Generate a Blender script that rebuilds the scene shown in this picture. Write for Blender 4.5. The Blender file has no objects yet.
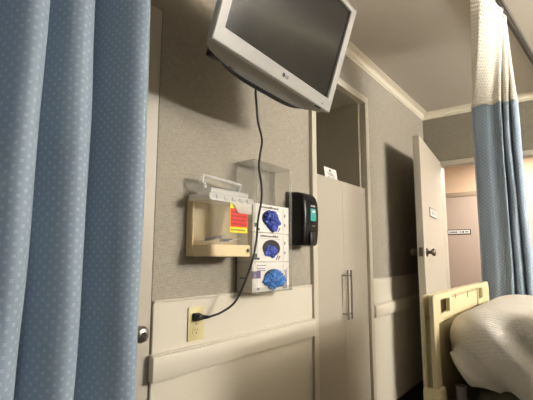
import bpy, bmesh, math, random
from mathutils import Vector, Matrix, noise
random.seed(7)
COL = bpy.context.scene.collection
PI = math.pi

# ------------------------------------------------------------------ materials
def srgb(r, g, b):
    f = lambda c: (c/12.92 if c <= .04045 else ((c+.055)/1.055)**2.4)
    return (f(r/255), f(g/255), f(b/255), 1)

def newmat(name):
    m = bpy.data.materials.new(name); m.use_nodes = True
    nt = m.node_tree
    for n in list(nt.nodes): nt.nodes.remove(n)
    out = nt.nodes.new('ShaderNodeOutputMaterial')
    b = nt.nodes.new('ShaderNodeBsdfPrincipled')
    nt.links.new(b.outputs[0], out.inputs[0])
    return m, nt, b, out

def mapped(nt, coord='Object', scale=(1, 1, 1), rot=(0, 0, 0)):
    tc = nt.nodes.new('ShaderNodeTexCoord'); mp = nt.nodes.new('ShaderNodeMapping')
    mp.inputs['Scale'].default_value = scale; mp.inputs['Rotation'].default_value = rot
    nt.links.new(tc.outputs[coord], mp.inputs['Vector'])
    return mp.outputs[0]

def mixcol(nt, fac, a, b):
    mx = nt.nodes.new('ShaderNodeMix'); mx.data_type = 'RGBA'
    if hasattr(fac, 'is_linked'): nt.links.new(fac, mx.inputs[0])
    else: mx.inputs[0].default_value = fac
    for s, v in ((6, a), (7, b)):
        if hasattr(v, 'is_linked'): nt.links.new(v, mx.inputs[s])
        else: mx.inputs[s].default_value = v
    return mx.outputs[2]

def noise_tex(nt, vec, scale, detail=3, rough=.5):
    n = nt.nodes.new('ShaderNodeTexNoise'); n.inputs['Scale'].default_value = scale
    n.inputs['Detail'].default_value = detail; n.inputs['Roughness'].default_value = rough
    nt.links.new(vec, n.inputs['Vector']); return n.outputs[0]

def ramp(nt, fac, p0, p1):
    r = nt.nodes.new('ShaderNodeMapRange')
    r.inputs[1].default_value = p0; r.inputs[2].default_value = p1
    nt.links.new(fac, r.inputs[0]); return r.outputs[0]

def bump(nt, b, h, strength=.2, dist=.001):
    bp = nt.nodes.new('ShaderNodeBump'); bp.inputs['Strength'].default_value = strength
    bp.inputs['Distance'].default_value = dist
    nt.links.new(h, bp.inputs['Height']); nt.links.new(bp.outputs[0], b.inputs['Normal'])

def plain(name, rgb, rough=.5, metal=0, var=.06, vs=6, bumpy=0, bscale=80, spec=.5):
    m, nt, b, o = newmat(name)
    c = srgb(*rgb); d = tuple(x*(1-var) for x in c[:3])+(1,)
    v = mapped(nt); n = noise_tex(nt, v, vs)
    nt.links.new(mixcol(nt, n, d, c), b.inputs['Base Color'])
    b.inputs['Roughness'].default_value = rough; b.inputs['Metallic'].default_value = metal
    b.inputs['Specular IOR Level'].default_value = spec
    if bumpy: bump(nt, b, noise_tex(nt, v, bscale), bumpy)
    return m

def math_node(nt, op, a, bb=None):
    n = nt.nodes.new('ShaderNodeMath'); n.operation = op
    for i, v in enumerate((a, bb)):
        if v is None: continue
        if hasattr(v, 'is_linked'): nt.links.new(v, n.inputs[i])
        else: n.inputs[i].default_value = v
    return n.outputs[0]

def wallpaper(name, rgb):
    m, nt, b, o = newmat(name)
    c = srgb(*rgb); d = tuple(x*.64 for x in c[:3])+(1,); l = tuple(min(1, x*1.24) for x in c[:3])+(1,)
    h = noise_tex(nt, mapped(nt, scale=(16, 16, 420)), 1.6, 2, .6)    # horizontal threads
    w = noise_tex(nt, mapped(nt, scale=(380, 380, 26)), 1.6, 2, .6)   # vertical threads
    f = noise_tex(nt, mapped(nt), 9, 2)
    s = math_node(nt, 'MULTIPLY', math_node(nt, 'ADD', h, w), .5)
    s2 = ramp(nt, s, .34, .66)
    k = mixcol(nt, s2, d, l)
    k2 = mixcol(nt, ramp(nt, f, .3, .8), k, mixcol(nt, .85, d, k))
    nt.links.new(k2, b.inputs['Base Color']); b.inputs['Roughness'].default_value = .75
    b.inputs['Specular IOR Level'].default_value = .25
    bump(nt, b, s, .35, .0008)
    return m

def cloth_blue(name, pitch, lo, hi, mean_scale=1):
    m, nt, b, o = newmat(name)
    tc = nt.nodes.new('ShaderNodeTexCoord')
    sx = nt.nodes.new('ShaderNodeSeparateXYZ'); nt.links.new(tc.outputs['UV'], sx.inputs[0])
    u = math_node(nt, 'DIVIDE', sx.outputs[0], pitch*2.2); v = math_node(nt, 'DIVIDE', sx.outputs[1], pitch)
    row = math_node(nt, 'FLOOR', v)
    sh = math_node(nt, 'MULTIPLY', math_node(nt, 'FLOORED_MODULO', row, 2.0), .5)
    fu = math_node(nt, 'FRACT', math_node(nt, 'ADD', u, sh)); fv = math_node(nt, 'FRACT', v)
    su = math_node(nt, 'ABSOLUTE', math_node(nt, 'SUBTRACT', fu, .5))
    sv = math_node(nt, 'ABSOLUTE', math_node(nt, 'SUBTRACT', fv, .5))
    mxd = math_node(nt, 'MAXIMUM', math_node(nt, 'MULTIPLY', su, 2.2), sv)
    sq = math_node(nt, 'MULTIPLY', math_node(nt, 'LESS_THAN', mxd, .30), .42)
    fine = noise_tex(nt, mapped(nt, 'UV', (900, 900, 1)), 1, 2)
    base = mixcol(nt, sq, srgb(*lo), srgb(*hi))
    dk = mixcol(nt, .85, (0, 0, 0, 1), base)
    nt.links.new(mixcol(nt, ramp(nt, fine, .3, .6), dk, base), b.inputs['Base Color'])
    b.inputs['Roughness'].default_value = .6; b.inputs['Specular IOR Level'].default_value = .3
    b.inputs['Sheen Weight'].default_value = .25
    bump(nt, b, noise_tex(nt, mapped(nt, 'UV', (14, 5, 1)), 1, 3), .35, .01)
    return m

def netting(name, pitch):
    m, nt, b, o = newmat(name)
    tc = nt.nodes.new('ShaderNodeTexCoord')
    sx = nt.nodes.new('ShaderNodeSeparateXYZ'); nt.links.new(tc.outputs['UV'], sx.inputs[0])
    u = math_node(nt, 'DIVIDE', sx.outputs[0], pitch); v = math_node(nt, 'DIVIDE', sx.outputs[1], pitch)
    row = math_node(nt, 'FLOOR', v)
    sh = math_node(nt, 'MULTIPLY', math_node(nt, 'FLOORED_MODULO', row, 2.0), .5)
    su = math_node(nt, 'ABSOLUTE', math_node(nt, 'SUBTRACT', math_node(nt, 'FRACT', math_node(nt, 'ADD', u, sh)), .5))
    sv = math_node(nt, 'ABSOLUTE', math_node(nt, 'SUBTRACT', math_node(nt, 'FRACT', v), .5))
    hole = math_node(nt, 'LESS_THAN', math_node(nt, 'ADD', su, sv), .33)
    b.inputs['Base Color'].default_value = srgb(246, 240, 226); b.inputs['Roughness'].default_value = .8
    tr = nt.nodes.new('ShaderNodeBsdfTransparent'); ms = nt.nodes.new('ShaderNodeMixShader')
    nt.links.new(hole, ms.inputs[0]); nt.links.new(b.outputs[0], ms.inputs[1]); nt.links.new(tr.outputs[0], ms.inputs[2])
    nt.links.new(ms.outputs[0], o.inputs[0])
    return m

def clearish(name, rgb, opacity, rough=.15, trans_tint=(.96, .96, .95, 1)):
    m, nt, b, o = newmat(name)
    b.inputs['Base Color'].default_value = srgb(*rgb); b.inputs['Roughness'].default_value = rough
    tr = nt.nodes.new('ShaderNodeBsdfTransparent'); tr.inputs[0].default_value = trans_tint
    ms = nt.nodes.new('ShaderNodeMixShader')
    fr = nt.nodes.new('ShaderNodeLayerWeight'); fr.inputs[0].default_value = .25
    fac = math_node(nt, 'MAXIMUM', math_node(nt, 'MULTIPLY', fr.outputs['Facing'], .45), opacity)
    body = b.outputs[0]
    if opacity > .15:
        tl = nt.nodes.new('ShaderNodeBsdfTranslucent'); tl.inputs[0].default_value = srgb(*rgb); m2 = nt.nodes.new('ShaderNodeMixShader'); m2.inputs[0].default_value = .4
        nt.links.new(b.outputs[0], m2.inputs[1]); nt.links.new(tl.outputs[0], m2.inputs[2]); body = m2.outputs[0]
    nt.links.new(fac, ms.inputs[0]); nt.links.new(tr.outputs[0], ms.inputs[1]); nt.links.new(body, ms.inputs[2])
    nt.links.new(ms.outputs[0], o.inputs[0])
    return m

def blanket_mat():
    m, nt, b, o = newmat('cotton_blanket')
    w = nt.nodes.new('ShaderNodeTexVoronoi'); w.feature = 'F1'; w.inputs['Scale'].default_value = 1
    w.inputs['Randomness'].default_value = .35
    nt.links.new(mapped(nt, 'UV', (200, 240, 1)), w.inputs['Vector'])
    c = mixcol(nt, ramp(nt, w.outputs['Distance'], .1, .7), srgb(244, 239, 230), srgb(226, 219, 208))
    nt.links.new(c, b.inputs['Base Color']); b.inputs['Roughness'].default_value = .9
    b.inputs['Specular IOR Level'].default_value = .15
    inv = math_node(nt, 'SUBTRACT', 1.0, w.outputs['Distance'])
    bump(nt, b, inv, .6, .003)
    return m

M = dict(
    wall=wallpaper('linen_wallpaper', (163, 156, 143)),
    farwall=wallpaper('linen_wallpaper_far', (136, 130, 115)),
    ceiling=plain('ceiling_paint', (212, 206, 195), .9, var=.03, spec=.1),
    panel=plain('wainscot_paint', (218, 211, 195), .42, var=.03, vs=3),
    crown=plain('crown_paint', (232, 224, 204), .5, var=.02),
    door=plain('door_paint', (186, 179, 165), .45, var=.04, vs=3),
    closet=plain('closet_paint', (178, 171, 157), .42, var=.05, vs=2),
    frame=plain('frame_paint', (200, 193, 177), .4, var=.03),
    cubby=plain('cubby_paint', (168, 161, 144), .6, var=.05),
    floor=plain('floor_vinyl', (120, 108, 92), .4, var=.15),
    base=plain('cove_base', (36, 33, 30), .5),
    steel=plain('satin_steel', (170, 165, 158), .3, 1, var=.05),
    darksteel=plain('brushed_handle', (120, 112, 100), .35, 1),
    silver=plain('silver_plastic', (166, 164, 160), .38, 0, var=.02),
    silverside=plain('grey_plastic', (150, 147, 141), .45, 0, var=.02),
    black=plain('black_plastic', (9, 9, 9), .3, var=.1, spec=.35),
    blackmatte=plain('black_rubber', (13, 13, 13), .5),
    glassblack=plain('screen_glass', (14, 13, 12), .16, var=.1, vs=2, spec=.36),
    ivory=plain('ivory_plastic', (226, 208, 160), .4, var=.02),
    outlet=plain('outlet_ivory', (212, 200, 150), .4, var=.02),
    cream=plain('sharps_cabinet', (228, 208, 165), .4, var=.02),
    slot=plain('slot_dark', (30, 26, 22), .6),
    card=plain('white_card', (232, 228, 220), .7, var=.04, vs=30),
    ink=plain('dark_ink', (52, 50, 60), .7),
    inkl=plain('pale_ink', (130, 120, 150), .7),
    purple=plain('purple_print', (110, 95, 135), .6, var=.3, vs=60),
    glove=plain('nitrile_blue', (58, 82, 190), .5, var=.5, vs=60, bumpy=.5, bscale=90),
    glove2=plain('nitrile_light_blue', (60, 125, 205), .5, var=.5, vs=60, bumpy=.5, bscale=90),
    red=plain('label_red', (226, 42, 26), .5, var=.05),
    redink=plain('label_dark_red', (140, 22, 18), .5),
    yellow=plain('label_yellow', (245, 228, 40), .5, var=.04),
    teal=plain('teal_window', (60, 190, 180), .3, var=.5, vs=90),
    greytext=plain('grey_print', (150, 150, 150), .5),
    bed=plain('bed_plastic', (218, 204, 164), .42, var=.04),
    groove=plain('groove_tan', (120, 108, 78), .6),
    bedin=plain('bed_recess', (186, 174, 132), .5, var=.05),
    mattress=plain('mattress_ticking', (92, 86, 62), .7, var=.2, vs=20, bumpy=.3),
    bedmetal=plain('bed_frame_metal', (70, 66, 60), .5, .3),
    post=plain('post_grey', (120, 112, 112), .45),
    peach=plain('corridor_peach', (226, 196, 166), .8, var=.03),
    pink=plain('corridor_door_paint', (196, 176, 160), .5, var=.05),
    pinktrim=plain('corridor_trim', (176, 156, 134), .5, var=.05),
    curtain=cloth_blue('blue_curtain_fabric', .0102, (146, 164, 182), (194, 206, 216)),
    curtain2=cloth_blue('blue_curtain_fabric_far', .0102, (150, 168, 188), (194, 206, 217)),
    net=netting('curtain_netting', .0125),
    hem=plain('white_webbing', (236, 230, 218), .8),
    track=plain('track_metal', (96, 92, 84), .45, .2),
    acrylic=clearish('clear_acrylic', (220, 220, 215), .07, .08),
    poly=clearish('frosted_polypropylene', (246, 238, 222), .25, .35),
    polylid=clearish('white_translucent_lid', (252, 251, 248), .68, .3),
    blanket=blanket_mat(),
    lampwhite=plain('lamp_housing', (225, 222, 215), .4),
    syringe=plain('syringe_grey', (78, 88, 118), .4, var=.3, vs=60),
    board=plain('tan_upholstery', (150, 120, 90), .7),
)
def emitter(name, rgb, s):
    m, nt, b, o = newmat(name)
    e = nt.nodes.new('ShaderNodeEmission'); e.inputs[0].default_value = rgb; e.inputs[1].default_value = s
    nt.links.new(e.outputs[0], o.inputs[0]); return m

# ------------------------------------------------------------------ mesh helpers
class MB:
    def __init__(s): s.bm = bmesh.new(); s.uv = None
    def box(s, lo, hi, bev=0, seg=2, mat=None):
        lo = Vector(lo); hi = Vector(hi); c = (lo+hi)/2; d = hi-lo
        r = bmesh.ops.create_cube(s.bm, size=1, matrix=Matrix.Translation(c) @ Matrix.Diagonal((d.x, d.y, d.z, 1)))
        vs = r['verts']
        if bev:
            es = list({e for v in vs for e in v.link_edges})
            g = bmesh.ops.bevel(s.bm, geom=es, offset=min(bev, min(d)*.49), segments=seg, affect='EDGES', profile=.5)
            vs = list({v for f in g['faces'] for v in f.verts} | {v for v in vs if v.is_valid})
        if mat is not None: bmesh.ops.transform(s.bm, matrix=mat, verts=vs)
        return s
    def prism(s, pts, depth, mat=None, bev=0):
        """closed 2D outline (x, y) extruded from z=0 to depth"""
        a = [s.bm.verts.new((x, y, 0)) for x, y in pts]; b = [s.bm.verts.new((x, y, depth)) for x, y in pts]
        n = len(pts)
        f0 = s.bm.faces.new(a[::-1]); f1 = s.bm.faces.new(b)
        for i in range(n): s.bm.faces.new((a[i], a[(i+1) % n], b[(i+1) % n], b[i]))
        vs = a+b
        if bev:
            g = bmesh.ops.bevel(s.bm, geom=list(f0.edges)+list(f1.edges), offset=bev, segments=2, affect='EDGES', profile=.5)
            vs = list({v for f in g['faces'] for v in f.verts} | {v for v in vs if v.is_valid})
        if mat is not None: bmesh.ops.transform(s.bm, matrix=mat, verts=vs)
        return s
    def loft(s, rings, close=True, cap=True):
        R = [[s.bm.verts.new(p) for p in r] for r in rings]; n = len(R[0])
        for a, b in zip(R, R[1:]):
            for i in range(n if close else n-1):
                s.bm.faces.new((a[i], a[(i+1) % n], b[(i+1) % n], b[i]))
        if cap and close:
            s.bm.faces.new(R[0][::-1]); s.bm.faces.new(R[-1])
        return s
    def tube(s, pts, r, n=10, cap=True):
        pts = [Vector(p) for p in pts]; rings = []; up = None
        for i, p in enumerate(pts):
            t = (pts[min(i+1, len(pts)-1)]-pts[max(i-1, 0)]).normalized()
            if up is None: up = t.orthogonal().normalized()
            up = (up - t*up.dot(t)).normalized(); w = t.cross(up)
            rr = r[i] if isinstance(r, (list, tuple)) else r
            rings.append([p+(up*math.cos(2*PI*k/n)+w*math.sin(2*PI*k/n))*rr for k in range(n)])
        return s.loft(rings, True, cap)
    def lathe(s, prof, origin, axis, n=24):
        """prof: list of (distance along axis, radius)"""
        a = Vector(axis).normalized(); u = a.orthogonal().normalized(); w = a.cross(u); o = Vector(origin)
        return s.loft([[o+a*d+(u*math.cos(2*PI*k/n)+w*math.sin(2*PI*k/n))*max(r, 1e-4) for k in range(n)] for d, r in prof])
    def grid(s, P, uv=None):
        V = [[s.bm.verts.new(p) for p in row] for row in P]
        L = s.bm.loops.layers.uv.verify() if uv else None
        for i in range(len(V)-1):
            for j in range(len(V[0])-1):
                f = s.bm.faces.new((V[i][j], V[i][j+1], V[i+1][j+1], V[i+1][j]))
                if uv:
                    for l, (a, b) in zip(f.loops, ((i, j), (i, j+1), (i+1, j+1), (i+1, j))): l[L].uv = uv[a][b]
        return s
    def build(s, name, mat, parent=None, smooth=True, M4=None, angle=40):
        if M4 is not None: bmesh.ops.transform(s.bm, matrix=M4, verts=s.bm.verts)
        bmesh.ops.recalc_face_normals(s.bm, faces=s.bm.faces) if smooth != 'open' else None
        me = bpy.data.meshes.new(name); s.bm.to_mesh(me); s.bm.free()
        o = bpy.data.objects.new(name, me); COL.objects.link(o)
        me.materials.append(M[mat] if isinstance(mat, str) else mat)
        if smooth:
            for p in me.polygons: p.use_smooth = True
            a = math.radians(angle)
            bm = bmesh.new(); bm.from_mesh(me)
            for e in bm.edges:
                if len(e.link_faces) == 2 and e.calc_face_angle(0) > a: e.smooth = False
            bm.to_mesh(me); bm.free()
        if parent is not None:
            o.parent = parent; o.matrix_parent_inverse = Matrix.Identity(4)
            o.matrix_basis = PW[parent.name].inverted()
            PW[o.name] = Matrix.Identity(4)
        else: PW[o.name] = Matrix.Identity(4)
        return o
PW = {}
def thing(name, label, cat, loc=(0, 0, 0), group=None):
    o = bpy.data.objects.new(name, None); COL.objects.link(o); o.location = loc
    o.empty_display_size = .05
    PW[o.name] = Matrix.Translation(Vector(loc))
    o['label'] = label; o['category'] = cat
    if group: o['group'] = group
    return o
def tag(o, label, cat, group=None):
    o['label'] = label; o['category'] = cat
    if group: o['group'] = group
    return o
def struct(o): o['kind'] = 'structure'; return o
def T(x, y, z): return Matrix.Translation((x, y, z))
# local (a, b, c) -> world with a along +Y, b up, c out of wall_left (+X)
WALLM = Matrix(((0, 0, 1, 0), (1, 0, 0, 0), (0, 1, 0, 0), (0, 0, 0, 1)))
def on_wall(x, y, z): return T(x, y, z) @ WALLM
def rounded(w, h, r, n=5, x0=0, y0=0):
    out = []
    for cx, cy, a0 in ((w-r, h-r, 0), (r, h-r, 90), (r, r, 180), (w-r, r, 270)):
        for k in range(n+1):
            a = math.radians(a0+90*k/n); out.append((x0+cx+r*math.cos(a), y0+cy+r*math.sin(a)))
    return out
def text_mb(body, size, mat4, depth=.0004, bold=0):
    c = bpy.data.curves.new('t', 'FONT'); c.body = body; c.size = size; c.extrude = depth; c.offset = bold
    c.align_x = 'CENTER'; c.align_y = 'CENTER'; c.resolution_u = 2
    o = bpy.data.objects.new('t', c); COL.objects.link(o)
    dg = bpy.context.evaluated_depsgraph_get(); me = bpy.data.meshes.new_from_object(o.evaluated_get(dg))
    b = MB(); b.bm.from_mesh(me); bmesh.ops.transform(b.bm, matrix=mat4, verts=b.bm.verts)
    bpy.data.objects.remove(o); bpy.data.curves.remove(c); bpy.data.meshes.remove(me)
    return b

# ------------------------------------------------------------------ room constants
CEIL = 2.505; YW = 3.84; XR = 3.75; YB = -1.9; RAILX = .03

# ------------------------------------------------------------------ shell
w = MB()
w.box((-.12, .846, 0), (0, 1.83, CEIL)); w.box((-.12, 2.53, 0), (0, YW+.12, CEIL))
w.box((-.12, 1.83, 2.24), (0, 2.53, CEIL)); w.box((-.12, -.06, 2.04), (0, .846, CEIL)); w.box((-.12, YB-.1, 0), (0, -.06, CEIL))
struct(w.build('wall_left', 'wall', smooth=False))
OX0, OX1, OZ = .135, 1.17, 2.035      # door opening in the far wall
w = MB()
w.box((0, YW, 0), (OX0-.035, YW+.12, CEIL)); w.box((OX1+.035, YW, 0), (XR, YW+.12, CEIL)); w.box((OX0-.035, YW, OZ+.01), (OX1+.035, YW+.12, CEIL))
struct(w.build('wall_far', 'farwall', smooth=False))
struct(MB().box((XR, YB-.1, 0), (XR+.1, YW+.12, CEIL)).build('wall_right', 'wall', smooth=False))
struct(MB().box((0, YB-.1, 0), (XR, YB, CEIL)).build('wall_near', 'wall', smooth=False))
struct(MB().box((-.9, YB-.1, -.1), (XR+.1, 6.2, 0)).build('floor', 'floor', smooth=False))
struct(MB().box((-.12, YB-.1, CEIL), (XR+.1, YW+.12, CEIL+.1)).build('ceiling', 'ceiling', smooth=False))

# crown moulding
def crown(path_pts, name):
    prof = [(0, 0), (0, -.055), (.007, -.055), (.008, -.050), (.004, -.048), (.009, -.044), (.016, -.041), (.012, -.037), (.015, -.027), (.024, -.017), (.034, -.013), (.032, -.010), (.042, -.010), (.043, -.007), (.040, -.005), (.054, -.004), (.054, 0)]
    b = MB(); b.loft([[f(*q) for q in prof] for f in path_pts]); return struct(b.build(name, 'crown', angle=25))
crown([lambda a, z: (a, YB, CEIL+z), lambda a, z: (a, YW-a, CEIL+z)], 'trim_1')
crown([lambda a, z: (a, YW-a, CEIL+z), lambda a, z: (XR, YW-a, CEIL+z)], 'trim_2')

# wainscot panels and chair rails on the left wall
def wains(n, y0, y1):
    b = MB(); b.box((0, y0, .1), (.008, y1, 1.052), .002, 1)
    b.box((0, y0, 1.052), (.012, y1, 1.060), .002, 1)
    struct(b.build('trim_%d' % n, 'panel', angle=30))
    b = MB(); b.box((.008, y0-(.012 if n == 3 else 0), .819), (.032, y1, .893), .004, 2)
    b.box((.008, y0-(.012 if n == 3 else 0), .893), (.026, y1, .899), .002, 1)
    struct(b.build('trim_%d' % (n+1), 'panel', angle=30))
wains(3, .848, 1.806); wains(5, 2.542, YW)
b = MB(); b.box((.008, .848, 0), (.014, 1.806, .1)); struct(b.build('baseboard_left', 'base'))
b = MB(); b.box((.008, 2.542, 0), (.016, YW, .24), .003); struct(b.build('baseboard_left_far', 'base'))

# bathroom door, flush in the left wall
d = struct(MB().box((-.045, -.05, .01), (-.0005, .8455, 2.0395), .002, 1).build('door_1', 'door'))
k = MB(); k.lathe([(0, .030), (.003, .030), (.008, .027), (.010, .014), (.024, .012), (.030, .018), (.036, .0235), (.048, .025), (.056, .022), (.060, .015), (.061, .0)], (-.002, .778, .972), (1, 0, 0), 28)
kn = k.build('door_knob', 'steel', d); kn['label'] = 'satin steel knob'
MB().lathe([(0, .009), (.0015, .008)], (.0585, .778, .972), (1, 0, 0), 16).build('key_cylinder', 'slot', kn)
b = MB(); b.box((-.0475, -.06, 0), (-.0452, .846, 2.04)); struct(b.build('door_1_stop', 'slot'))

# ------------------------------------------------------------------ far doorway, open door leaf
b = MB(); T_ = .035
b.box((OX0-.034, YW-.006, 0), (OX0, YW+.126, OZ), .003); b.box((OX1, YW-.006, 0), (OX1+.034, YW+.126, OZ), .003)
b.box((OX0-.034, YW-.006, OZ-.03), (OX1+.034, YW+.126, OZ+.008), .003)
struct(b.build('trim_7', 'door'))
hx, hy = .143, 3.815; nx, ny = .253, 2.847
dirv = Vector((nx-hx, ny-hy, 0)); Ld = dirv.length; e1 = dirv.normalized(); nrm = Vector((-e1.y, e1.x, 0))   # +X side
if nrm.x < 0: nrm = -nrm
DM = Matrix(((e1.x, nrm.x, 0, hx), (e1.y, nrm.y, 0, hy), (0, 0, 1, 0), (0, 0, 0, 1)))
d2 = struct(MB().box((0, -.045, .01), (Ld, 0, 2.03), .002, 1, mat=DM).build('door_2', 'door'))
for s, col in ((1, 'darksteel'), (-1, 'darksteel')):
    o = DM @ Vector((Ld-.085, 0 if s > 0 else -.045, 1.229)); ax = nrm*s
    kb = MB().lathe([(0, .031), (.004, .031), (.008, .026), (.010, .012), (.026, .011), (.032, .019), (.040, .026), (.050, .0265), (.057, .021), (.060, .0)], o, ax, 24).build('door_knob', col, d2)
    kb['label'] = 'dull brass knob' if 0 else 'brushed metal knob'
# latch plate on the edge
MB().box((Ld, -.034, 1.20), (Ld+.001, -.011, 1.26), mat=DM).build('latch_plate', 'darksteel', d2)
pl = MB(); a0, a1, z0, z1 = .405, .700, 1.490, 1.558
pl.box((a0, 0, z0), (a1, .004, z1), .001, 1, mat=DM); p = pl.build('number_plate', 'slot', d2)
q = MB(); q.box((a0+.007, .004, z0+.007), (a1-.007, .0055, z1-.007), mat=DM); q = q.build('plate_face', 'card', p)
q = MB(); q.box((a0+.06, .0055, z0+.022), (a0+.10, .0063, z1-.02), mat=DM); q.box((a0+.13, .0055, z0+.022), (a0+.16, .0063, z1-.02), mat=DM); q.box((a0+.19, .0055, z0+.018), (a0+.23, .0063, z1-.018), mat=DM)
q.build('plate_print', 'greytext', p)
# corridor beyond
YC = 6.0
struct(MB().box((-2.2, YC, 0), (3.2, YC+.1, 2.5)).build('wall_corridor', 'peach', smooth=False))
struct(MB().box((-2.2, YW+.12, 2.5), (3.2, YC+.1, 2.6)).build('ceiling_corridor', 'ceiling', smooth=False))
struct(MB().box((-2.3, YW+.12, 0), (-2.2, YC+.1, 2.6)).build('wall_corridor_end', 'peach', smooth=False))
struct(MB().box((3.2, YW+.12, 0), (3.3, YC+.1, 2.6)).build('wall_corridor_other_end', 'peach', smooth=False))
struct(MB().box((-2.2, YW+.0, 0), (-.12, YW+.12, 2.6)).build('wall_corridor_near', 'peach', smooth=False))
struct(MB().box((-2.3, YW+.12, -.1), (3.3, 6.2, 0)).build('floor_corridor', 'floor', smooth=False))
b = MB(); b.box((-.62, YC-.02, 0), (-.55, YC, 2.06), .004); b.box((.50, YC-.02, 0), (.57, YC, 2.06), .004); b.box((-.62, YC-.022, 2.0), (.57, YC, 2.06), .004)
struct(b.build('trim_8', 'pinktrim'))
d3 = struct(MB().box((-.545, YC-.012, .01), (.495, YC-.001, 2.0), .002, 1).build('door_3', 'pink'))
b = MB().box((-.352, YC-.018, 1.493), (-.062, YC-.012, 1.560), .002, 1).build('room_sign', 'slot', d3)
MB().box((-.342, YC-.0195, 1.503), (-.072, YC-.018, 1.550)).build('sign_face', 'card', b)
q = MB()
for x0, x1, h in ((-.325, -.225, .012), (-.195, -.18, .014), (-.165, -.145, .022), (-.13, -.09, .012)): q.box((x0, YC-.0205, 1.525-h/2), (x1, YC-.0195, 1.525+h/2))
q.build('sign_print', 'ink', b)
struct(MB().box((.85, YC-.03, .86), (2.6, YC-.0, 1.0), .01).build('trim_9', 'board'))

# ------------------------------------------------------------------ built-in closet
cl = thing('closet', 'tall built-in beige closet with two flush doors and an open cubby above', 'closet', (0, 2.2, 0))
b = MB()
b.box((-.02, 1.807, 0), (.02, 1.850, 2.205), .002, 1); b.box((-.02, 2.495, 0), (.02, 2.541, 2.205), .002, 1)
b.box((-.02, 1.807, 2.206), (.02, 2.541, 2.252), .002, 1); b.build('outer_frame', 'frame', cl, angle=30)
b = MB()   # carcass: sides, shelf, back and top
b.box((-.62, 2.468, 0), (-.022, 2.524, 2.235)); b.box((-.62, 1.832, 0), (-.022, 1.850, 2.235)); b.box((-.64, 1.832, 0), (-.62, 2.524, 2.235))
b.box((-.62, 1.850, 2.205), (-.022, 2.468, 2.235)); b.box((-.62, 1.850, 1.60), (-.024, 2.468, 1.622))
b.build('carcass', 'cubby', cl, smooth=False)
for i, (y0, y1) in enumerate(((1.853, 2.1697), (2.1703, 2.491))):
    dd = MB().box((-.020, y0, .02), (.002, y1, 1.633), .0006, 1).build('door', 'closet', cl)
    hy_ = 2.148 if i == 0 else 2.192
    hb = MB().tube([(.036, hy_, .853), (.036, hy_, 1.123)], .006, 10)
    for z in (.883, 1.093): hb.tube([(.001, hy_, z), (.036, hy_, z)], .0045, 8)
    hb.build('handle', 'steel', dd)
b = MB(); M4 = T(-.032, 2.030, 1.637) @ Matrix.Rotation(math.radians(-8), 4, 'Y') @ WALLM
b.prism([(0, 0), (.150, 0), (.147, .068), (.003, .070)], .0012, M4); o = tag(b.build('paper_sign', 'card'), 'small white printed card leaning at the edge of the closet cubby', 'card')
b = MB(); b.box((.058, .045, .0012), (.078, .060, .0016), mat=M4); b.box((.035, .034, .0012), (.10, .038, .0016), mat=M4)
b.box((.045, .024, .0012), (.115, .028, .0016), mat=M4); b.box((.03, .013, .0012), (.12, .0155, .0016), mat=M4); b.build('print', 'ink', o)
# lip the card stands on
MB().box((-.060, 1.850, 1.622), (-.022, 2.468, 1.633)).build('shelf_lip', 'closet', cl, smooth=False)

# ------------------------------------------------------------------ television
O = Vector((.35, 1.36, 1.8063)); E1 = Vector((-.0099956, .99956022, -.02791875)); E2 = Vector((.30054158, .0296323, .95330828)); E3 = E1.cross(E2)
TV = Matrix(((E1.x, E2.x, E3.x, O.x), (E1.y, E2.y, E3.y, O.y), (E1.z, E2.z, E3.z, O.z), (0, 0, 0, 1)))
tv = thing('television', 'silver flat screen television tilted down from the wall above the glove boxes', 'television', O)
L_, R_, B_, T__ = -.620, .039, -.049, .357
SL, SR, SB, ST = -.581, 0, 0, .336
def ring(l, r, bt, tp, off, rad=.012, dip=0, n=5):
    pts = rounded(r-l, tp-bt, rad, n, l, bt); out = []
    cx = (l+r)/2; hw = (r-l)/2
    for x, y in pts: out.append(Vector((x, y, off)))
    return out
def bring(l, r, bt, tp, off, dip, rad=.012, nb=16):
    """ring with a curved (bulging) bottom"""
    cx = (l+r)/2; hw = (r-l)/2; o = []
    for k in range(nb+1):
        x = l+(r-l)*k/nb; u = (x-cx)/hw; o.append(Vector((x, bt-dip*max(0, 1-u**4), off)))
    for k in range(nb+1): x = r-(r-l)*k/nb; o.append(Vector((x, tp, off)))
    return o
# front bezel: outer ring, face, inner lip down to the glass
b = MB()
nb = 16
def rr(l, r, bt, tp, off): return bring(l, r, bt, tp, off, 0, nb=nb)
b.loft([rr(L_+.002, R_-.002, B_+.002, T__-.002, -.016), rr(L_, R_, B_, T__, -.012), rr(L_, R_, B_, T__, .004), rr(L_+.003, R_-.003, B_+.003, T__-.003, .007),
        rr(SL-.006, SR+.006, SB-.006, ST+.006, .007), rr(SL-.003, SR+.003, SB-.003, ST+.003, .005), rr(SL, SR, SB, ST, -.004)], True, False)
b.build('bezel', 'silver', tv, M4=TV, angle=25)
MB().box((SL-.002, SB-.002, -.010), (SR+.002, ST+.002, -.001)).build('screen', 'glassblack', tv, M4=TV, smooth=False)
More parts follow.
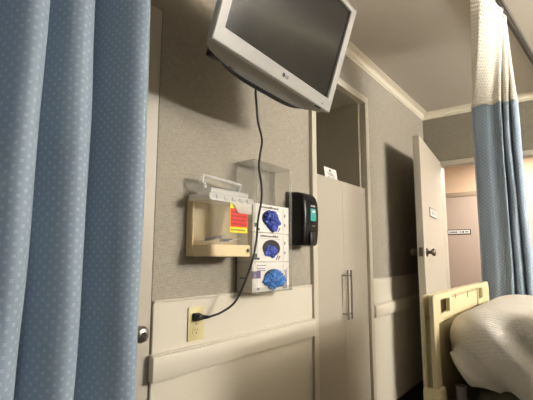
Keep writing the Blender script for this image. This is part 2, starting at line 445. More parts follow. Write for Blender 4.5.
# mid housing (grey underside) and dark back shell
b = MB(); b.loft([bring(L_+.003, R_-.003, B_+.001, T__-.003, -.014, 0), bring(L_+.022, R_-.022, B_-.006, T__-.02, -.036, .012), bring(L_+.050, R_-.050, B_-.010, T__-.04, -.052, .022)], True, True)
b.build('housing', 'silverside', tv, M4=TV, angle=25)
b = MB(); b.loft([bring(L_+.048, R_-.048, B_-.007, T__-.05, -.050, .026), bring(L_+.07, R_-.07, B_-.008, T__-.06, -.062, .034), bring(L_+.10, R_-.10, B_-.002, T__-.08, -.080, .034), bring(L_+.14, R_-.14, B_+.02, T__-.10, -.100, .02), bring(L_+.18, R_-.18, B_+.06, T__-.12, -.110, 0)], True, True)
b.build('back_shell', 'blackmatte', tv, M4=TV, angle=35)
MB().box((L_+.055, B_-.026, -.072), (L_+.115, B_+.02, -.050), .006, mat=None).build('speaker_pod', 'black', tv, M4=TV)
b = MB(); b.box((-.285-.20, B_-.026, -.056), (-.285+.05, B_-.018, -.046), .002); b.build('speaker_grille', 'black', tv, M4=TV)
# side buttons
MB().box((L_-.002, .135, -.014), (L_+.001, .185, -.006), .0008).build('button_strip', 'slot', tv, M4=TV)
# logo: round mark and two letters
lg = MB().lathe([(0, .0072), (.0006, .007)], (-.292, -.0235, .0069), (0, 0, 1), 24).build('logo_badge', 'greytext', tv, M4=TV)
lg.data.materials[0] = M['ink']
q = text_mb('LG', .0145, T(-.273, -.0245, .0071), .0003, .0004).build('logo_letters', 'ink', lg, M4=TV, smooth=False)
MB().lathe([(0, .003), (.0006, .003)], (-.029, -.034, .0069), (0, 0, 1), 12).build('power_light', 'slot', tv, M4=TV)
MB().box((-.055, B_-.004, -.006), (-.022, B_+.002, .002), .001).build('sensor_window', 'slot', tv, M4=TV)
# wall bracket
b = MB(); b.box((0, 1.28, 2.02), (.018, 1.42, 2.20), .003)
cpt = TV @ Vector((-.27, .18, -.112))
b.tube([(.016, 1.35, 2.11), (.12, 1.30, 2.09)], .015, 12); b.tube([(.12, 1.30, 2.07), (.12, 1.30, 2.12)], .02, 12); b.tube([(.12, 1.30, 2.09), tuple(cpt)], .015, 12); b.build('wall_bracket', 'blackmatte', tv)

# power cord from the television to the outlet
cps = [tuple(TV @ Vector((-.325, B_-.030, -.066))), tuple(TV @ Vector((-.325, B_-.050, -.064)))]
def cat(pts, n=8):
    P = [Vector(p) for p in pts]; P = [P[0]*2-P[1]]+P+[P[-1]*2-P[-2]]; o = []
    for i in range(1, len(P)-2):
        for k in range(n):
            t = k/n; o.append(.5*((2*P[i])+(-P[i-1]+P[i+1])*t+(2*P[i-1]-5*P[i]+4*P[i+1]-P[i+2])*t*t+(-P[i-1]+3*P[i]-3*P[i+1]+P[i+2])*t**3))
    o.append(P[-2]); return o
CAM = Vector((1.09, 0, 1.2))
fx = [(.24, 256.5, 104), (.18, 258, 122), (.14, 262, 140), (.128, 260, 155), (.122, 259, 168), (.118, 261.5, 185), (.114, 261.5, 200), (.110, 258, 220), (.110, 256.5, 240), (.112, 252, 262), (.105, 244, 284), (.09, 235, 302), (.07, 222, 312), (.052, 209, 317)]
def px_on_x(x, px, py):
    """point on the plane X = x that the measured photograph position corresponds to"""
    f = 415.0; yaw, pitch, roll = map(math.radians, (37.1, 7.69, .16))
    F = Vector((-math.sin(yaw)*math.cos(pitch), math.cos(yaw)*math.cos(pitch), math.sin(pitch)))
    Rr = Vector((math.cos(yaw), math.sin(yaw), 0)); U = Rr.cross(F)
    r2 = Rr*math.cos(roll)+U*math.sin(roll); u2 = -Rr*math.sin(roll)+U*math.cos(roll)
    k_ = F+r2*(px-266.5)/f-u2*(py-200)/f
    return CAM+k_*((x-CAM.x)/k_.x)
cps = cps[:2]+[px_on_x(*q) for q in fx]
pc = thing('power_cord', 'black power cord hanging from the television to the wall outlet', 'cord', px_on_x(.05, 205, 318))
MB().tube(cat(cps), .0040, 8).build('cable', 'blackmatte', pc)
pe = px_on_x(.052, 209, 317)
PZ = .993; PY = 1.020
b = MB(); b.box((.0075, PY-.014, PZ-.013), (.030, PY+.014, PZ+.013), .005, 3); b.box((.020, PY-.010, PZ-.010), (.042, PY+.016, PZ+.010), .006, 3)
b.tube([(.030, PY+.004, PZ), (.040, PY+.022, PZ-.001), tuple(pe)], [.0095, .007, .0045], 10); b.build('plug', 'blackmatte', pc)

# outlet
ot = thing('wall_outlet', 'ivory duplex outlet plate on the cream wall panel with the black plug in it', 'outlet', (.008, 1.035, .968))
MB().prism(rounded(.072, .112, .004), .005, on_wall(.008, .990, .914), .0015).build('cover_plate', 'outlet', ot)
for z in (.946, .993):
    q = MB().prism([(.017*math.cos(a)*1.0, max(-.0135, min(.0135, .0165*math.sin(a)))) for a in [2*PI*k/28 for k in range(28)]], .0012, on_wall(.0130, 1.026, z)).build('receptacle', 'card' if 0 else 'outlet', ot)
    s = MB(); s.box((.0142, 1.019, z-.001), (.0146, 1.0212, z+.0075)); s.box((.0142, 1.0305, z), (.0146, 1.0325, z+.0065)); s.lathe([(0, .0024), (.0004, .0024)], (.0142, 1.026, z-.0065), (1, 0, 0), 10)
    s.build('slots', 'slot', q, smooth=False)
MB().lathe([(0, .003), (.001, .0025)], (.013, 1.026, .969), (1, 0, 0), 12).build('screw', 'darksteel', ot)

# ------------------------------------------------------------------ sharps container
SY0, SY1, SZ0 = .985, 1.195, 1.198
sh = thing('sharps_container', 'translucent sharps container with red and yellow label on a cream wall holder', 'sharps container', (0, 1.09, 1.2))
b = MB(); b.box((0, .978, SZ0), (.016, 1.235, 1.40), .004); b.box((.014, SY0-.006, SZ0), (.032, SY0+.002, 1.385), .003)
b.build('back_plate', 'cream', sh)
# lower pocket with rounded front corners
b = MB(); b.prism([(0, 0)]+[(.085+.022*math.sin(a), 0+.022-.022*math.cos(a)) for a in [PI/2*k/6 for k in range(7)]]+[(.085+.022*math.cos(a), SY1-SY0-.022+.022*math.sin(a)) for a in [PI/2*k/6 for k in range(7)]]+[(0, SY1-SY0)], .040, T(0.014, SY0, SZ0), .003)
b.build('pocket', 'cream', sh)
b = MB(); b.lathe([(0, .0135), (.002, .012), (.0025, .009)], (.1205, SY1-.028, SZ0+.021), (1, 0, 0), 20); lk = b.build('lock', 'ivory', sh)
MB().prism([(.008*math.cos(a), .007*math.sin(a)) for a in [2*PI*k/20 for k in range(20)]], .0008, on_wall(.1228, SY1-.028, SZ0+.021)).build('keyhole', 'slot', lk)
# container body (hollow walls)
def ubody(y0, y1, z0, z1, x0, x1, r, t):
    def outl(i):
        a = [(x0+i, y0+i)]+[(x1-i-(r-i)+(r-i)*math.sin(q), y0+i+(r-i)-(r-i)*math.cos(q)) for q in [PI/2*k/5 for k in range(6)]]
        a += [(x1-i-(r-i)+(r-i)*math.cos(q), y1-i-(r-i)+(r-i)*math.sin(q)) for q in [PI/2*k/5 for k in range(6)]]+[(x0+i, y1-i)]
        return a
    o_, i_ = outl(0), outl(t)
    b = MB(); b.loft([[(x, y, z1) for x, y in i_], [(x, y, z1) for x, y in o_], [(x, y, z0) for x, y in o_]], True, False); return b
ubody(SY0+.004, SY1-.002, SZ0+.036, 1.392, .018, .110, .02, .002).build('container_body', 'poly', sh)
# lid with stepped front flap
b = MB(); b.box((.014, SY0-.012, 1.390), (.118, SY1+.012, 1.412), .006)
b.box((.030, SY0+.012, 1.412), (.100, SY1+.004, 1.434), .007)
fl = [(0, -.004), (0, .020), (.216, .020), (.216, -.038), (.150, -.038), (.138, -.034), (.128, -.024), (.118, -.008), (.105, -.004)]
b.prism(fl, .004, on_wall(.114, SY0-.006, 1.390), .001)
for k in range(5): b.box((.117, SY0+.018+k*.040, 1.392), (.122, SY0+.040+k*.040, 1.406), .004)
b.build('lid', 'polylid', sh)
# raised handle bow
pts = [(.062, SY0+.022, 1.430), (.062, SY0+.020, 1.446), (.062, SY0+.006, 1.458), (.062, SY0+.010, 1.474), (.062, SY0+.026, 1.477), (.062, SY0+.196, 1.470), (.062, SY0+.206, 1.464), (.062, SY0+.200, 1.448), (.062, SY0+.200, 1.430)]
MB().tube(cat(pts, 4), .0052, 10).build('bow_handle', 'polylid', sh)
b = MB(); b.box((.060, SY0+.02, 1.434), (.0615, SY0+.196, 1.470)); b.build('hinged_flap', 'acrylic', sh)
# label
LY0, LY1 = SY0+.096, SY0+.196
lb = MB().box((.1105, LY0, 1.282), (.1120, LY1-.004, 1.385), .0006, 1).build('label', 'yellow', sh)
rd = MB().box((.1120, LY0+.002, 1.303), (.1126, LY1-.006, 1.368)).build('red_panel', 'red', lb)
b = MB()
random.seed(3)
for row in range(4):
    y = LY0+.008
    while y < LY1-.016:
        ww = random.uniform(.003, .008); b.box((.1126, y, 1.309+row*.014), (.1129, y+ww, 1.309+row*.014+random.uniform(.006, .010))); y += ww+random.uniform(.002, .004)
b.build('red_print', 'redink', rd, smooth=False)
b = MB(); y = LY0+.006
while y < LY1-.022: b.box((.1120, y, 1.2895), (.1124, y+.006, 1.2945)); y += .0085
b.build('lower_print', 'ink', lb, smooth=False)
MB().box((.112, LY0+.01, 1.3745), (.1124, LY1-.02, 1.3765)).build('upper_print', 'ink', lb, smooth=False)
# used syringes lying on the bottom
sy = [((.045, 1.02, 1.246), (.075, 1.075, 1.256)), ((.080, 1.03, 1.252), (.060, 1.105, 1.258)), ((.095, 1.045, 1.243), (.085, 1.12, 1.244)), ((.05, 1.09, 1.245), (.09, 1.15, 1.250))]
for i, (p0, p1) in enumerate(sy):
    p0 = Vector(p0)+Vector((.008, 0, .010)); p1 = Vector(p1)+Vector((.008, 0, .010)); ax = (p1-p0)
    t = thing('syringe', ['grey used syringe at the left end inside the sharps container', 'grey used syringe slanting across the top of the pile in the sharps container', 'grey used syringe along the front wall inside the sharps container', 'grey used syringe at the right of the pile inside the sharps container'][i], 'syringe', p0, 'used syringes in the sharps container')
    MB().tube([p0, p0+ax*.62], .0052, 10).build('barrel', 'syringe', t)
    MB().tube([p0+ax*.62, p1], .002, 6).tube([p1-ax*.03, p1], .0045, 8).build('plunger', 'card', t)

# ------------------------------------------------------------------ glove box holder
GY0, GY1, GX, GZ0 = 1.243, 1.492, .083, 1.062
ho = thing('glove_box_holder', 'clear acrylic wall holder for stacked glove boxes, empty at the top', 'holder', (0, 1.36, 1.056))
b = MB(); ZT = 1.577
b.box((0, GY0-.006, GZ0-.004), (.003, GY1+.010, ZT)); b.box((0, GY0-.006, GZ0-.004), (.095, GY0-.003, ZT)); b.box((0, GY1+.004, GZ0-.004), (.095, GY1+.007, ZT))
b.box((0, GY0-.006, ZT-.003), (.095, GY1+.007, ZT)); b.box((0, GY0-.006, GZ0-.004), (.095, GY1+.007, GZ0-.001))
b.box((.092, GY0-.006, GZ0-.004), (.095, GY0+.010, ZT)); b.box((.092, GY1-.010, GZ0-.004), (.095, GY1+.007, ZT)); b.box((.092, GY0-.006, GZ0-.004), (.095, GY1+.007, GZ0+.018))
b.build('acrylic_case', 'acrylic', ho, smooth=False)
for y in (GY0+.05, GY1-.05): MB().lathe([(0, .005), (.0015, .004)], (.003, y, 1.535), (1, 0, 0), 12).build('screw', 'steel', ho)
BHs = .114
where = ['bottom', 'middle', 'top']
glab = ['white glove box with purple side band, bottom of the stack in the clear holder', 'white glove box with a dark open oval, middle of the stack in the clear holder', 'white glove box with a dangling blue glove, top of the stack in the clear holder']
vlab = ['light blue crumpled nitrile glove filling the bottom box opening', 'dark blue nitrile glove deep in the middle box opening', 'blue nitrile glove bulging and drooping from the top box opening']
def oval(cy, cz, ry, rz, n=36, wob=0, seed=0):
    return [(cy+ry*math.cos(2*PI*k/n)*(1+wob*math.sin(3*2*PI*k/n+seed)), cz+rz*math.sin(2*PI*k/n)*(1+wob*math.sin(5*2*PI*k/n+seed))) for k in range(n)]
for i in range(3):
    z0 = GZ0+i*.1155; z1 = z0+BHs
    t = thing('glove_box', glab[i], 'glove box', (.045, (GY0+GY1)/2, z0), 'glove boxes in the clear holder')
    MB().box((.005, GY0, z0), (GX, GY1, z1), .0015, 1).build('carton', 'card', t)
    cy, cz = (GY0+GY1)/2+(.012, -.002, -.008)[i], z0+(.050, .054, .058)[i]; ry, rz = (.066, .060, .058)[i], (.036, .034, .034)[i]
    MB().prism(oval(0, 0, ry, rz), .0008, on_wall(GX, cy, cz)).build('opening', 'slot', t)
    b = MB(); Wm = on_wall(GX, GY0, z0)
    # heading print, frame lines
    random.seed(20+i); x = .05
    if i > 0:
        while x < .165:
            ww = random.uniform(.004, .010); b.box((x, .098, 0), (x+ww, .098+random.uniform(.005, .009), .0004), mat=Wm); x += ww+.0025
        b.box((.045, .091, 0), (.185, .0918, .0004), mat=Wm)
    else:
        for zz in (.100, .088, .080): b.box((.03, zz, 0), (.03+random.uniform(.03, .06), zz+.003, .0004), mat=Wm)
    b.box((.205, .005, 0), (.2062, .108, .0004), mat=Wm); b.box((.030, .005, 0), (.0308, .108, .0004), mat=Wm)
    for zz in (.03, .07): b.box((.215, zz, 0), (.222, zz+.012, .0004), mat=Wm)
    b.box((.03, .008, 0), (.045, .016, .0004), mat=Wm)
    if i > 0:
        b.prism([(.150, .006), (.156, .006), (.172, .024), (.166, .026)], .0004, Wm); b.prism([(.165, .006), (.171, .006), (.186, .022), (.180, .024)], .0004, Wm)
    b.build('print', 'inkl' if i == 0 else 'ink', t, smooth=False)
    # side face print
    b = MB(); S = Matrix(((1, 0, 0, 0), (0, 0, 1, GY0-.0004), (0, 1, 0, z0), (0, 0, 0, 1)))
    b.box((.02, .05, 0), (.055, .056, .0004), mat=S)
    b.build('side_print', 'inkl', t, smooth=False)
    if i == 0:
        MB().box((.0, .052, 0), (.052, .080, .0005), mat=Wm).build('purple_band', 'purple', t, smooth=False)
        b = MB()
        for kx in range(5): b.prism([(.20+kx*.007, .004), (.204+kx*.007, .004), (.212+kx*.005, .05+.01*kx), (.210+kx*.005, .05+.01*kx)], .0005, Wm)
        b.build('purple_streaks', 'purple', t, smooth=False)
    if i == 2: MB().box((.012, .02, 0), (.026, .035, .0005), mat=Wm).build('small_mark', 'ink', t, smooth=False)
    if i == 1: MB().box((.008, .008, 0), (.028, .032, .0005), mat=Wm).build('small_mark', 'ink', t, smooth=False)
    # the glove: crumpled body plus finger stubs, one continuous surface via metaball-like sphere displacement
    gm = MB(); r = bmesh.ops.create_icosphere(gm.bm, subdivisions=5, radius=1)
    fingers = {0: [(-.9, -.5), (-.2, -1.1), (.75, -.9), (1.0, -.2)], 1: [(-.7, -.55), (.2, -.8)], 2: [(.0, -1.3), (1.25, -.55), (.5, -1.15)]}[i]
    sc = {0: (.020, .070, .036), 1: (.012, .052, .024), 2: (.024, .056, .034)}[i]
    oz = {0: 0, 1: -.010, 2: 0}[i]
    for v in gm.bm.verts:
        p = v.co.copy(); n1 = noise.fractal(p*1.6+Vector((i*7, 0, 3)), 1, 2, 4); n2 = abs(noise.noise(p*4+Vector((0, i*5, 0))))
        k = 1.04+.16*n1-.42*n2-.24*abs(noise.noise(p*9+Vector((3, i*5, 1))))
        for fa, fb in fingers:
            dv = Vector((.25, fa, fb)).normalized(); c_ = max(0, p.dot(dv)); k += .38*math.hypot(fa, fb)*c_**14
        v.co = Vector((GX-.002+p.x*k*sc[0]*1.2, cy+p.y*k*sc[1]*.9, cz+oz+p.z*k*sc[2]))
    g = tag(gm.build('nitrile_glove', 'glove2' if i == 0 else 'glove', angle=80), vlab[i], 'glove', 'blue gloves in the glove boxes')

# ------------------------------------------------------------------ soap dispenser
sd = thing('soap_dispenser', 'black wall-mounted hand sanitizer dispenser with a teal window beside the glove boxes', 'dispenser', (0, 1.65, 1.25))
MB().box((0, 1.588, 1.252), (.012, 1.735, 1.500), .004).build('back_plate', 'blackmatte', sd)
b = MB(); rings = []
for z, xf, ins in ((1.246, .072, .006), (1.250, .086, .002), (1.262, .092, 0), (1.32, .098, 0), (1.40, .100, 0), (1.45, .096, .001), (1.475, .088, .003), (1.490, .074, .008), (1.497, .055, .014), (1.499, .03, .02)):
    y0, y1 = 1.594+ins, 1.732-ins; r = .018; rg = [(.012, y0), ]
    for q in range(6): a = PI/2*q/5; rg.append((max(.013, xf-r+r*math.sin(a)), y0+r-r*math.cos(a)))
    for q in range(6): a = PI/2*q/5; rg.append((max(.013, xf-r+r*math.cos(a)), y1-r+r*math.sin(a)))
    rg.append((.012, y1)); rings.append([(x, y, z) for x, y in rg])
b.loft(rings); b.build('cover', 'black', sd, angle=30)
b = MB(); b.prism(rounded(.048, .058, .008), .004, on_wall(.097, 1.648, 1.362), .0015)
wn = b.build('window', 'teal', sd)
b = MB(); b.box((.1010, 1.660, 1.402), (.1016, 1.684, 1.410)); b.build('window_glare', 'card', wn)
MB().box((.098, 1.653, 1.428), (.0995, 1.691, 1.436)).build('upper_print', 'greytext', sd); MB().box((.100, 1.660, 1.338), (.1012, 1.684, 1.341)).build('lower_print', 'greytext', sd)
b = MB(); b.prism(rounded(.052, .06, .010), .006, on_wall(.095, 1.643, 1.252), .002); b.build('push_bar', 'blackmatte', sd)

# ------------------------------------------------------------------ curtains
def curtain(name, label, path, z_hem, z_bot, z_top, matname, nz=40, lean=None, group=None, wave=.004, top_path=None):
    t = thing(name, label, 'curtain', (path[len(path)//2][0], path[len(path)//2][1], z_bot), group)
    s = [0]
    for a, b_ in zip(path, path[1:]): s.append(s[-1]+math.hypot(b_[0]-a[0], b_[1]-a[1]))
    cx = sum(p[0] for p in path)/len(path); cy = sum(p[1] for p in path)/len(path)
    def P(i, z, sc=1):
        x, y = path[i]
        if top_path:
            q = max(0, min(1, (z-2.0)/.475))**1.3; x += (top_path[i][0]-x)*q; y += (top_path[i][1]-y)*q
        wv = noise.noise(Vector((s[i]*3, z*1.1, 5)))*wave*3+noise.noise(Vector((s[i]*9, z*3, 1)))*wave
        k = lean(z) if lean else 1
        return Vector((cx+(x-cx)*k+wv, cy+(y-cy)*k+wv*.6, z))
    def sheet(z0, z1, n, nm, mat, par, off=0):
        rows = []; uvs = []
        for j in range(n+1):
            z = z0+(z1-z0)*j/n; rows.append([P(i, z) for i in range(len(path))]); uvs.append([(s[i], z) for i in range(len(path))])
        b = MB().grid(rows, uvs); o = b.build(nm, mat, par, angle=75)
        md = o.modifiers.new('thick', 'SOLIDIFY'); md.thickness = .0012; md.offset = 0
        return o
    f = sheet(z_bot, z_hem, nz, 'fabric_panel', matname, t)
    mp = sheet(z_hem, z_top, 14, 'mesh_panel', 'net', t)
    # hem band where the netting is stitched on
    rows = []; n = len(path)
    for dz, off in ((-.006, .0022), (.010, .0022), (.010, -.0022), (-.006, -.0022), (-.006, .0022)):
        row = []
        for i in range(n):
            a = path[max(i-1, 0)]; c = path[min(i+1, n-1)]; tx, ty = c[0]-a[0], c[1]-a[1]; l = math.hypot(tx, ty) or 1
            row.append(P(i, z_hem)+Vector((-ty/l*off, tx/l*off, dz+.004*math.sin(s[i]*70))))
        rows.append(row)
    MB().grid(rows).build('hem_tape', 'hem', mp, angle=60)
    for i in range(0, n, max(1, n//9)):
        p = P(i, z_top); MB().tube([p+Vector((0, 0, -.008)), p+Vector((0, 0, .016))], .0022, 6).build('hook', 'steel', mp)
    return t

# left curtain: hangs from a track parallel to the left wall
pathL = []
CK = [(.306, .700), (.306, .572), (.302, .432), (.326, .316), (.378, .214), (.415, .110), (.430, .01), (.430, -.11), (.43, -.23), (.43, -.35)]
def cspl(u):
    k = min(int(u), len(CK)-4); t = u-k; p = [Vector(q) for q in CK[k:k+4]]
    return .5*((2*p[1])+(-p[0]+p[2])*t+(2*p[0]-5*p[1]+4*p[2]-p[3])*t*t+(-p[0]+3*p[1]-3*p[2]+p[3])*t**3)
for k in range(0, 281):
    u = k/280*6.85; th = 2*PI*u
    c = cspl(u); am = .082*(1+.10*math.sin(u*2.3+1))
    pathL.append((c.x-am*(1-math.cos(th-.35)), c.y-.019*math.sin(th-.35)-.002))
curtain('privacy_curtain', 'blue dotted privacy curtain at the left edge, hanging in deep near folds', pathL, 2.02, .25, 2.458, 'curtain', nz=60, wave=.006, group=None)
b = MB(); b.box((.272, -1.6, CEIL-.026), (.298, 1.1, CEIL), .002); b.box((.280, -1.6, CEIL-.030), (.290, 1.1, CEIL-.026))
tag(b.build('curtain_track', 'track'), 'metal ceiling track above the near left curtain', 'curtain track')

# right curtain bunched up behind the bed
c0 = Vector((.660, 2.43)); c1 = Vector((.890, 2.46)); pathR = []; tdir = (c1-c0).normalized(); vdir = Vector((-tdir.y, tdir.x))
RK = [(0, .055), (.02, .02), (.05, -.012), (.13, -.022), (.30, -.028), (.45, -.020), (.55, -.035), (.60, -.030), (.615, .005), (.63, .03), (.65, .0), (.68, -.030), (.76, -.030), (.80, .0), (.815, .03), (.83, .0), (.86, -.028), (.93, -.028), (.975, -.012), (1.0, .02), (1.0, .06)]
rp = cat([(a, b_*1.0, 0) for a, b_ in RK], 9)
for p in rp:
    q = c0+tdir*(p.x*(c1-c0).length)+vdir*p.y; pathR.append((q.x, q.y))
tk0 = Vector((.812, 1.97)); tk1 = Vector((.872, 2.53)); td = (tk1-tk0).normalized(); tv_ = Vector((-td.y, td.x))
topR = [tuple(tk0+td*(p.x*(tk1-tk0).length)+tv_*(p.y*.55+.01)) for p in rp]
curtain('privacy_curtain', 'blue privacy curtain with white mesh top, bunched up beyond the bed', pathR, 2.015, .20, 2.455, 'curtain2', nz=60, wave=.006,
        lean=lambda z: 1+.03*max(0, min(1, (2.0-z)/1.0)), top_path=topR)
b = MB()
tA = Vector((.784, 1.6, 0)); tB = Vector((.995, 3.79, 0)); ang = math.atan2(tB.y-tA.y, tB.x-tA.x); Lt = (tB-tA).length
TM = Matrix.Translation((tA.x, tA.y, 0)) @ Matrix.Rotation(ang, 4, 'Z')
b.box((0, -.017, CEIL-.028), (Lt, .017, CEIL), .002, mat=TM); b.box((0, -.006, CEIL-.033), (Lt, .006, CEIL-.028), mat=TM)
tag(b.build('curtain_track', 'track'), 'dark ceiling track running from the far curtain towards the far wall', 'curtain track')

# ------------------------------------------------------------------ hospital bed
bed = thing('hospital_bed', 'hospital bed with cream plastic footboard beside the open door', 'bed', (1.7, 1.88, 0))
FY0, FY1, FT = 1.392, 2.365, 1.078
def fb(u): return FY0+u
W_ = FY1-FY0
# footboard front moulding: frame with two hand holes, built as an outline of bars
b = MB(); FX0, FX1 = .688, .700
def yb(y0, y1, z0, z1, x0=FX0, x1=FX1, bev=.004): b.box((x0, y0, z0), (x1, y1, z1), bev)
b = MB()
outer = [(0, .42), (W_, .42)]
HB = .42
# rear solid shell
rs = MB(); rs.prism(rounded(W_-.010, FT-HB-.004, .030, 6), .010, on_wall(.660, FY0+.004, HB), .004); rs.build('footboard_rear_shell', 'bed', bed)
MB().prism(rounded(W_-.03, 1.000-HB, .01, 6), .0175, on_wall(.6695, FY0+.014, HB)).build('footboard_core', 'bedin', bed)
# front frame as a polygon grid of pieces (stiles, rails) leaving holes
H1 = (FY0+.083, FY0+.205); H2 = (FY0+.720, FY0+.812); HZ = (1.010, 1.056)
def frange(a, b_, n): return [a+(b_-a)*k/n for k in range(n+1)]
RC = .030
ys = sorted(set([0]+frange(0, RC*.5, 4)+[.052]+[.083, .205, .235, .700, .720, .812]+[W_-.052]+frange(W_-RC, W_, 6)))
zt = FT-HB
zs = sorted(set([0, .985-HB-.0, HZ[0]-HB, HZ[1]-HB]+frange(zt-RC, zt, 6)))
def solid(y, z):
    if .083 < y < .205 and HZ[0]-HB < z < HZ[1]-HB: return False
    if .720 < y < .812 and HZ[0]-HB < z < HZ[1]-HB: return False
    if .235 < y < .700 and z < zt-.016 and z > .985-HB: return False
    if .052 < y < W_-.052 and z < .985-HB: return False
    return True
def rnd(y, z):
    for cx, r, sg in ((RC*.5, RC*.5, -1), (W_-RC, RC, 1)):
        dy = (y-cx)*sg; dz = z-(zt-r)
        if dy > 0 and dz > 0:
            kk = max(dy, dz)/math.hypot(dy, dz); y = cx+sg*dy*kk; z = zt-r+dz*kk
    return y, z
b = MB(); VV = {}
def gv(i, j, s_):
    if (i, j, s_) not in VV:
        y, z = rnd(ys[i], zs[j]); VV[(i, j, s_)] = b.bm.verts.new(((.6865, .7005)[s_], FY0+y, HB+z))
    return VV[(i, j, s_)]
cells = {(i, j) for i in range(len(ys)-1) for j in range(len(zs)-1) if solid((ys[i]+ys[i+1])/2, (zs[j]+zs[j+1])/2)}
for i, j in cells:
    for s_ in (0, 1): b.bm.faces.new((gv(i, j, s_), gv(i+1, j, s_), gv(i+1, j+1, s_), gv(i, j+1, s_)))
    for (di, dj), (p, q) in (((-1, 0), ((i, j), (i, j+1))), ((1, 0), ((i+1, j), (i+1, j+1))), ((0, -1), ((i, j), (i+1, j))), ((0, 1), ((i, j+1), (i+1, j+1)))):
        if (i+di, j+dj) not in cells: b.bm.faces.new((gv(*p, 0), gv(*q, 0), gv(*q, 1), gv(*p, 1)))
fr_ = b.build('footboard_frame', 'bed', bed, angle=35)
md = fr_.modifiers.new('edge', 'BEVEL'); md.width = .003; md.segments = 2; md.limit_method = 'ANGLE'
MB().box((.6865, FY0+.237, .985), (.697, FY0+.698, FT-.018), .004).build('control_panel', 'bed', bed)
b = MB(); b.box((.6960, FY0+.245, FT-.024), (.6985, FY0+.69, FT-.022), .001); b.box((.697, FY0+.30, 1.045), (.6985, FY0+.303, 1.06)); b.box((.697, FY0+.50, 1.035), (.6985, FY0+.503, 1.06)); b.build('panel_groove', 'groove', bed)
MB().box((.6865, FY0+.056, HB+.02), (.692, FY1-.056, .978), .004).build('lower_panel', 'bedin', bed)
MB().box((.656, FY0-.006, HB-.02), (.712, FY0+.06, .792), .008).build('post_sleeve', 'bed', bed)
MB().box((.656, FY1-.06, HB-.02), (.712, FY1+.006, .792), .008).build('post_sleeve', 'bed', bed)
MB().tube([(.750, 1.475, .60), (.750, 1.475, .795)], .017, 16).build('bumper_post', 'post', bed)
MB().tube([(.750, 2.29, .60), (.750, 2.29, .795)], .017, 16).build('bumper_post', 'post', bed)
MB().box((.735, 1.42, .48), (2.78, 2.34, .60), .02).build('deck', 'bedmetal', bed)
b = MB()
MB().box((.79, 1.455, .61), (2.78, 2.30, .80), .045, 4).build('mattress', 'mattress', bed)
b = MB(); b.box((.80, 1.60, .18), (2.70, 1.66, .26), .01); b.box((.80, 2.10, .18), (2.70, 2.16, .26), .01); b.box((.95, 1.58, .26), (1.05, 2.18, .49), .01); b.box((2.4, 1.58, .26), (2.5, 2.18, .49), .01); b.build('undercarriage', 'bedmetal', bed)
for x in (.84, 2.66):
    for y in (1.58, 2.18):
        MB().lathe([(0, .05), (.004, .068), (.028, .068), (.032, .05)], (x, y-.016, .07), (0, 1, 0), 24).tube([(x, y, .09), (x, y, .2)], .014, 10).build('caster', 'blackmatte', bed)
MB().prism(rounded(W_, .80, .04, 6), .03, on_wall(2.80, FY0, .45), .006).build('headboard', 'bed', bed)

# blanket: draped over mattress and raised foot end
bl = []; uvs = []; NX, NV = 110, 90
def sstep(t): t = max(0, min(1, t)); return t*t*(3-2*t)
X0B = .710
for i in range(NX+1):
    u = i/NX; x = X0B+(2.55-X0B)*(u**1.7)
    d = (x-X0B)
    rt = (1-(1-min(1, d/.15))**2.6)**(1/2.6)          # rounding of the foot end
    ztop = .940+.088*rt-.035*sstep((d-.55)/.6)
    yn = 1.53-.105*rt; yf = 2.16+.20*rt
    # near hem height along the bed
    zh = (.885-.095*sstep(d/.08) if d < .16 else .790-.30*sstep((d-.16)/.12))
    zhf = zh
    row = []; ur = []
    for j in range(NV+1):
        v = j/NV
        a = v*3
        R = .11*rt+.02
        if a < 1:      # near hang
            z = zh+(ztop-R-zh)*a; y = yn+.055*(1-a)**2*rt; ny_ = -1; nz_ = 0
        elif a < 2:
            t = (a-1)
            if t < .25: q = t/.25*PI/2; y = yn+R-R*math.cos(q); z = ztop-R+R*math.sin(q)
            elif t > .75: q = (t-.75)/.25*PI/2; y = yf-R+R*math.sin(q); z = ztop-R+R*math.cos(q)
            else: tt = (t-.25)/.5; y = yn+R+(yf-yn-2*R)*tt; z = ztop-.012*math.sin(PI*tt)*0
        else:
            t = a-2; z = ztop-R+(zhf-ztop+R)*t; y = yf
        # folds running diagonally down from the foot corner
        p = Vector((x, y, z))
        f = 0
        s1 = (z-ztop)+(x-X0B)*1.05          # diagonal coordinate
        side = sstep((ztop-z)/.07) if a < 1.3 else 0
        f += side*(.030*math.sin(s1*31-.6)+.006*math.sin(s1*57+1.3))
        f += .010*noise.noise(Vector((x*5, y*5, z*5)))+.004*noise.noise(Vector((x*14, y*9, z*14)))
        p += Vector((-.25*f*side, -f if a < 1.4 else f*.3, f*.5+0))
        row.append(p); ur.append((x, a*.35+.0))
    bl.append(row); uvs.append(ur)
# pinch the foot end closed downward so that it reads as a tucked end
first = bl[0]; cen = [Vector((X0B+.012, .5*(p.y+1.88), min(p.z, .9)-.02)) for p in first]
low = [Vector((X0B+.035, p.y*.94+1.88*.06, .83)) for p in first]
bl = [low, [p+Vector((.006, 0, -.02)) if p.z < .95 else Vector((p.x+.006, p.y, p.z-.02)) for p in first]]+bl; uvs = [[(X0B-.12, q[1]) for q in uvs[0]], [(X0B-.02, q[1]) for q in uvs[0]]]+uvs
bk = MB().grid(bl, uvs).build('blanket', 'blanket', angle=80)
md = bk.modifiers.new('thick', 'SOLIDIFY'); md.thickness = .006; md.offset = -1
tag(bk, 'white textured cotton blanket heaped over the foot of the hospital bed', 'blanket')

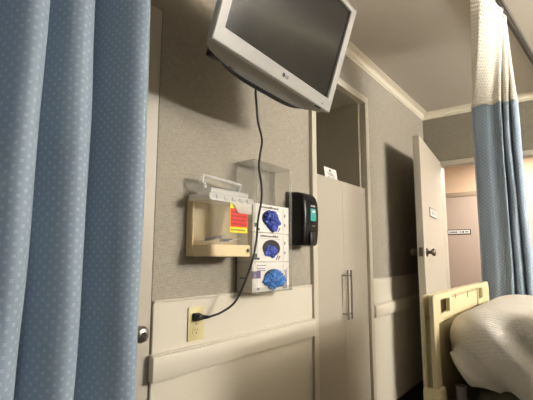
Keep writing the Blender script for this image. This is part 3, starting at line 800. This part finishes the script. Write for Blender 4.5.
# ------------------------------------------------------------------ lamps of the place
warm = (1, .985, .955)
def wall_lamp(label, y0, y1, z, e_up, e_dn, on=True):
    t = thing('wall_lamp', label, 'lamp', (XR, (y0+y1)/2, z))
    MB().prism([(0, -.12), (.03, -.14), (.12, -.13), (.14, -.11), (.14, .11), (.12, .13), (0, .13)], y1-y0, Matrix(((-1, 0, 0, XR), (0, 0, 1, y0), (0, 1, 0, z), (0, 0, 0, 1))), .004).build('housing', 'lampwhite', t)
    if not on: return
    for e, dz, rot, nm in ((e_up, .14, PI, 'up'), (e_dn, 0, 0, 'front')):
        L = bpy.data.lights.new('fluorescent_'+nm, 'AREA'); L.shape = 'RECTANGLE'; L.energy = e; L.color = warm[:3]
        L.size = .10 if nm == 'up' else .20; L.size_y = y1-y0-.04
        o = bpy.data.objects.new('fluorescent_tube_'+nm, L); COL.objects.link(o); o.parent = t
        if nm == 'up': o.location = (-.09, 0, dz); o.rotation_euler = (PI, 0, 0)
        else: o.location = (-.150, 0, 0); o.rotation_euler = (0, math.radians(90), 0)
wall_lamp('long white over-bed wall lamp above the bed with the heaped blanket', 1.9, 3.1, 2.05, 150, 40)
wall_lamp('long white over-bed wall lamp opposite the television', -.2, 1.0, 2.05, 5, 1)
# corridor ceiling lamp
t = thing('ceiling_lamp', 'flat white ceiling lamp in the corridor', 'lamp', (.6, 5.0, 2.5))
MB().box((.3, 4.4, 2.47), (.9, 5.6, 2.5), .004).build('housing', 'lampwhite', t)
L = bpy.data.lights.new('panel', 'AREA'); L.shape = 'RECTANGLE'; L.size = .55; L.size_y = 1.1; L.energy = 34; L.color = (1, .95, .88)
o = bpy.data.objects.new('lamp_panel', L); COL.objects.link(o); o.parent = t; o.location = (0, 0, -.035)

wd = bpy.data.worlds.new('World'); bpy.context.scene.world = wd; wd.use_nodes = True
wd.node_tree.nodes['Background'].inputs[0].default_value = (.5, .45, .38, 1); wd.node_tree.nodes['Background'].inputs[1].default_value = .05

# ------------------------------------------------------------------ camera
cam = bpy.data.cameras.new('camera'); cam.sensor_width = 36; cam.sensor_fit = 'HORIZONTAL'; cam.lens = 415/533*36; cam.clip_start = .02
co = bpy.data.objects.new('camera', cam); COL.objects.link(co)
yaw, pitch, roll = map(math.radians, (37.1, 7.69, .16))
F = Vector((-math.sin(yaw)*math.cos(pitch), math.cos(yaw)*math.cos(pitch), math.sin(pitch))); Rr = Vector((math.cos(yaw), math.sin(yaw), 0)); U = Rr.cross(F)
r2 = Rr*math.cos(roll)+U*math.sin(roll); u2 = -Rr*math.sin(roll)+U*math.cos(roll)
co.matrix_world = Matrix(((r2.x, u2.x, -F.x, CAM.x), (r2.y, u2.y, -F.y, CAM.y), (r2.z, u2.z, -F.z, CAM.z), (0, 0, 0, 1)))
sc = bpy.context.scene; sc.camera = co
sc.view_settings.view_transform = 'Standard'; sc.view_settings.look = 'None'; sc.view_settings.gamma = 1
sc.view_settings.use_curve_mapping = False; sc.view_settings.exposure = 1.05
sc.cycles.max_bounces = 8; sc.cycles.transparent_max_bounces = 24
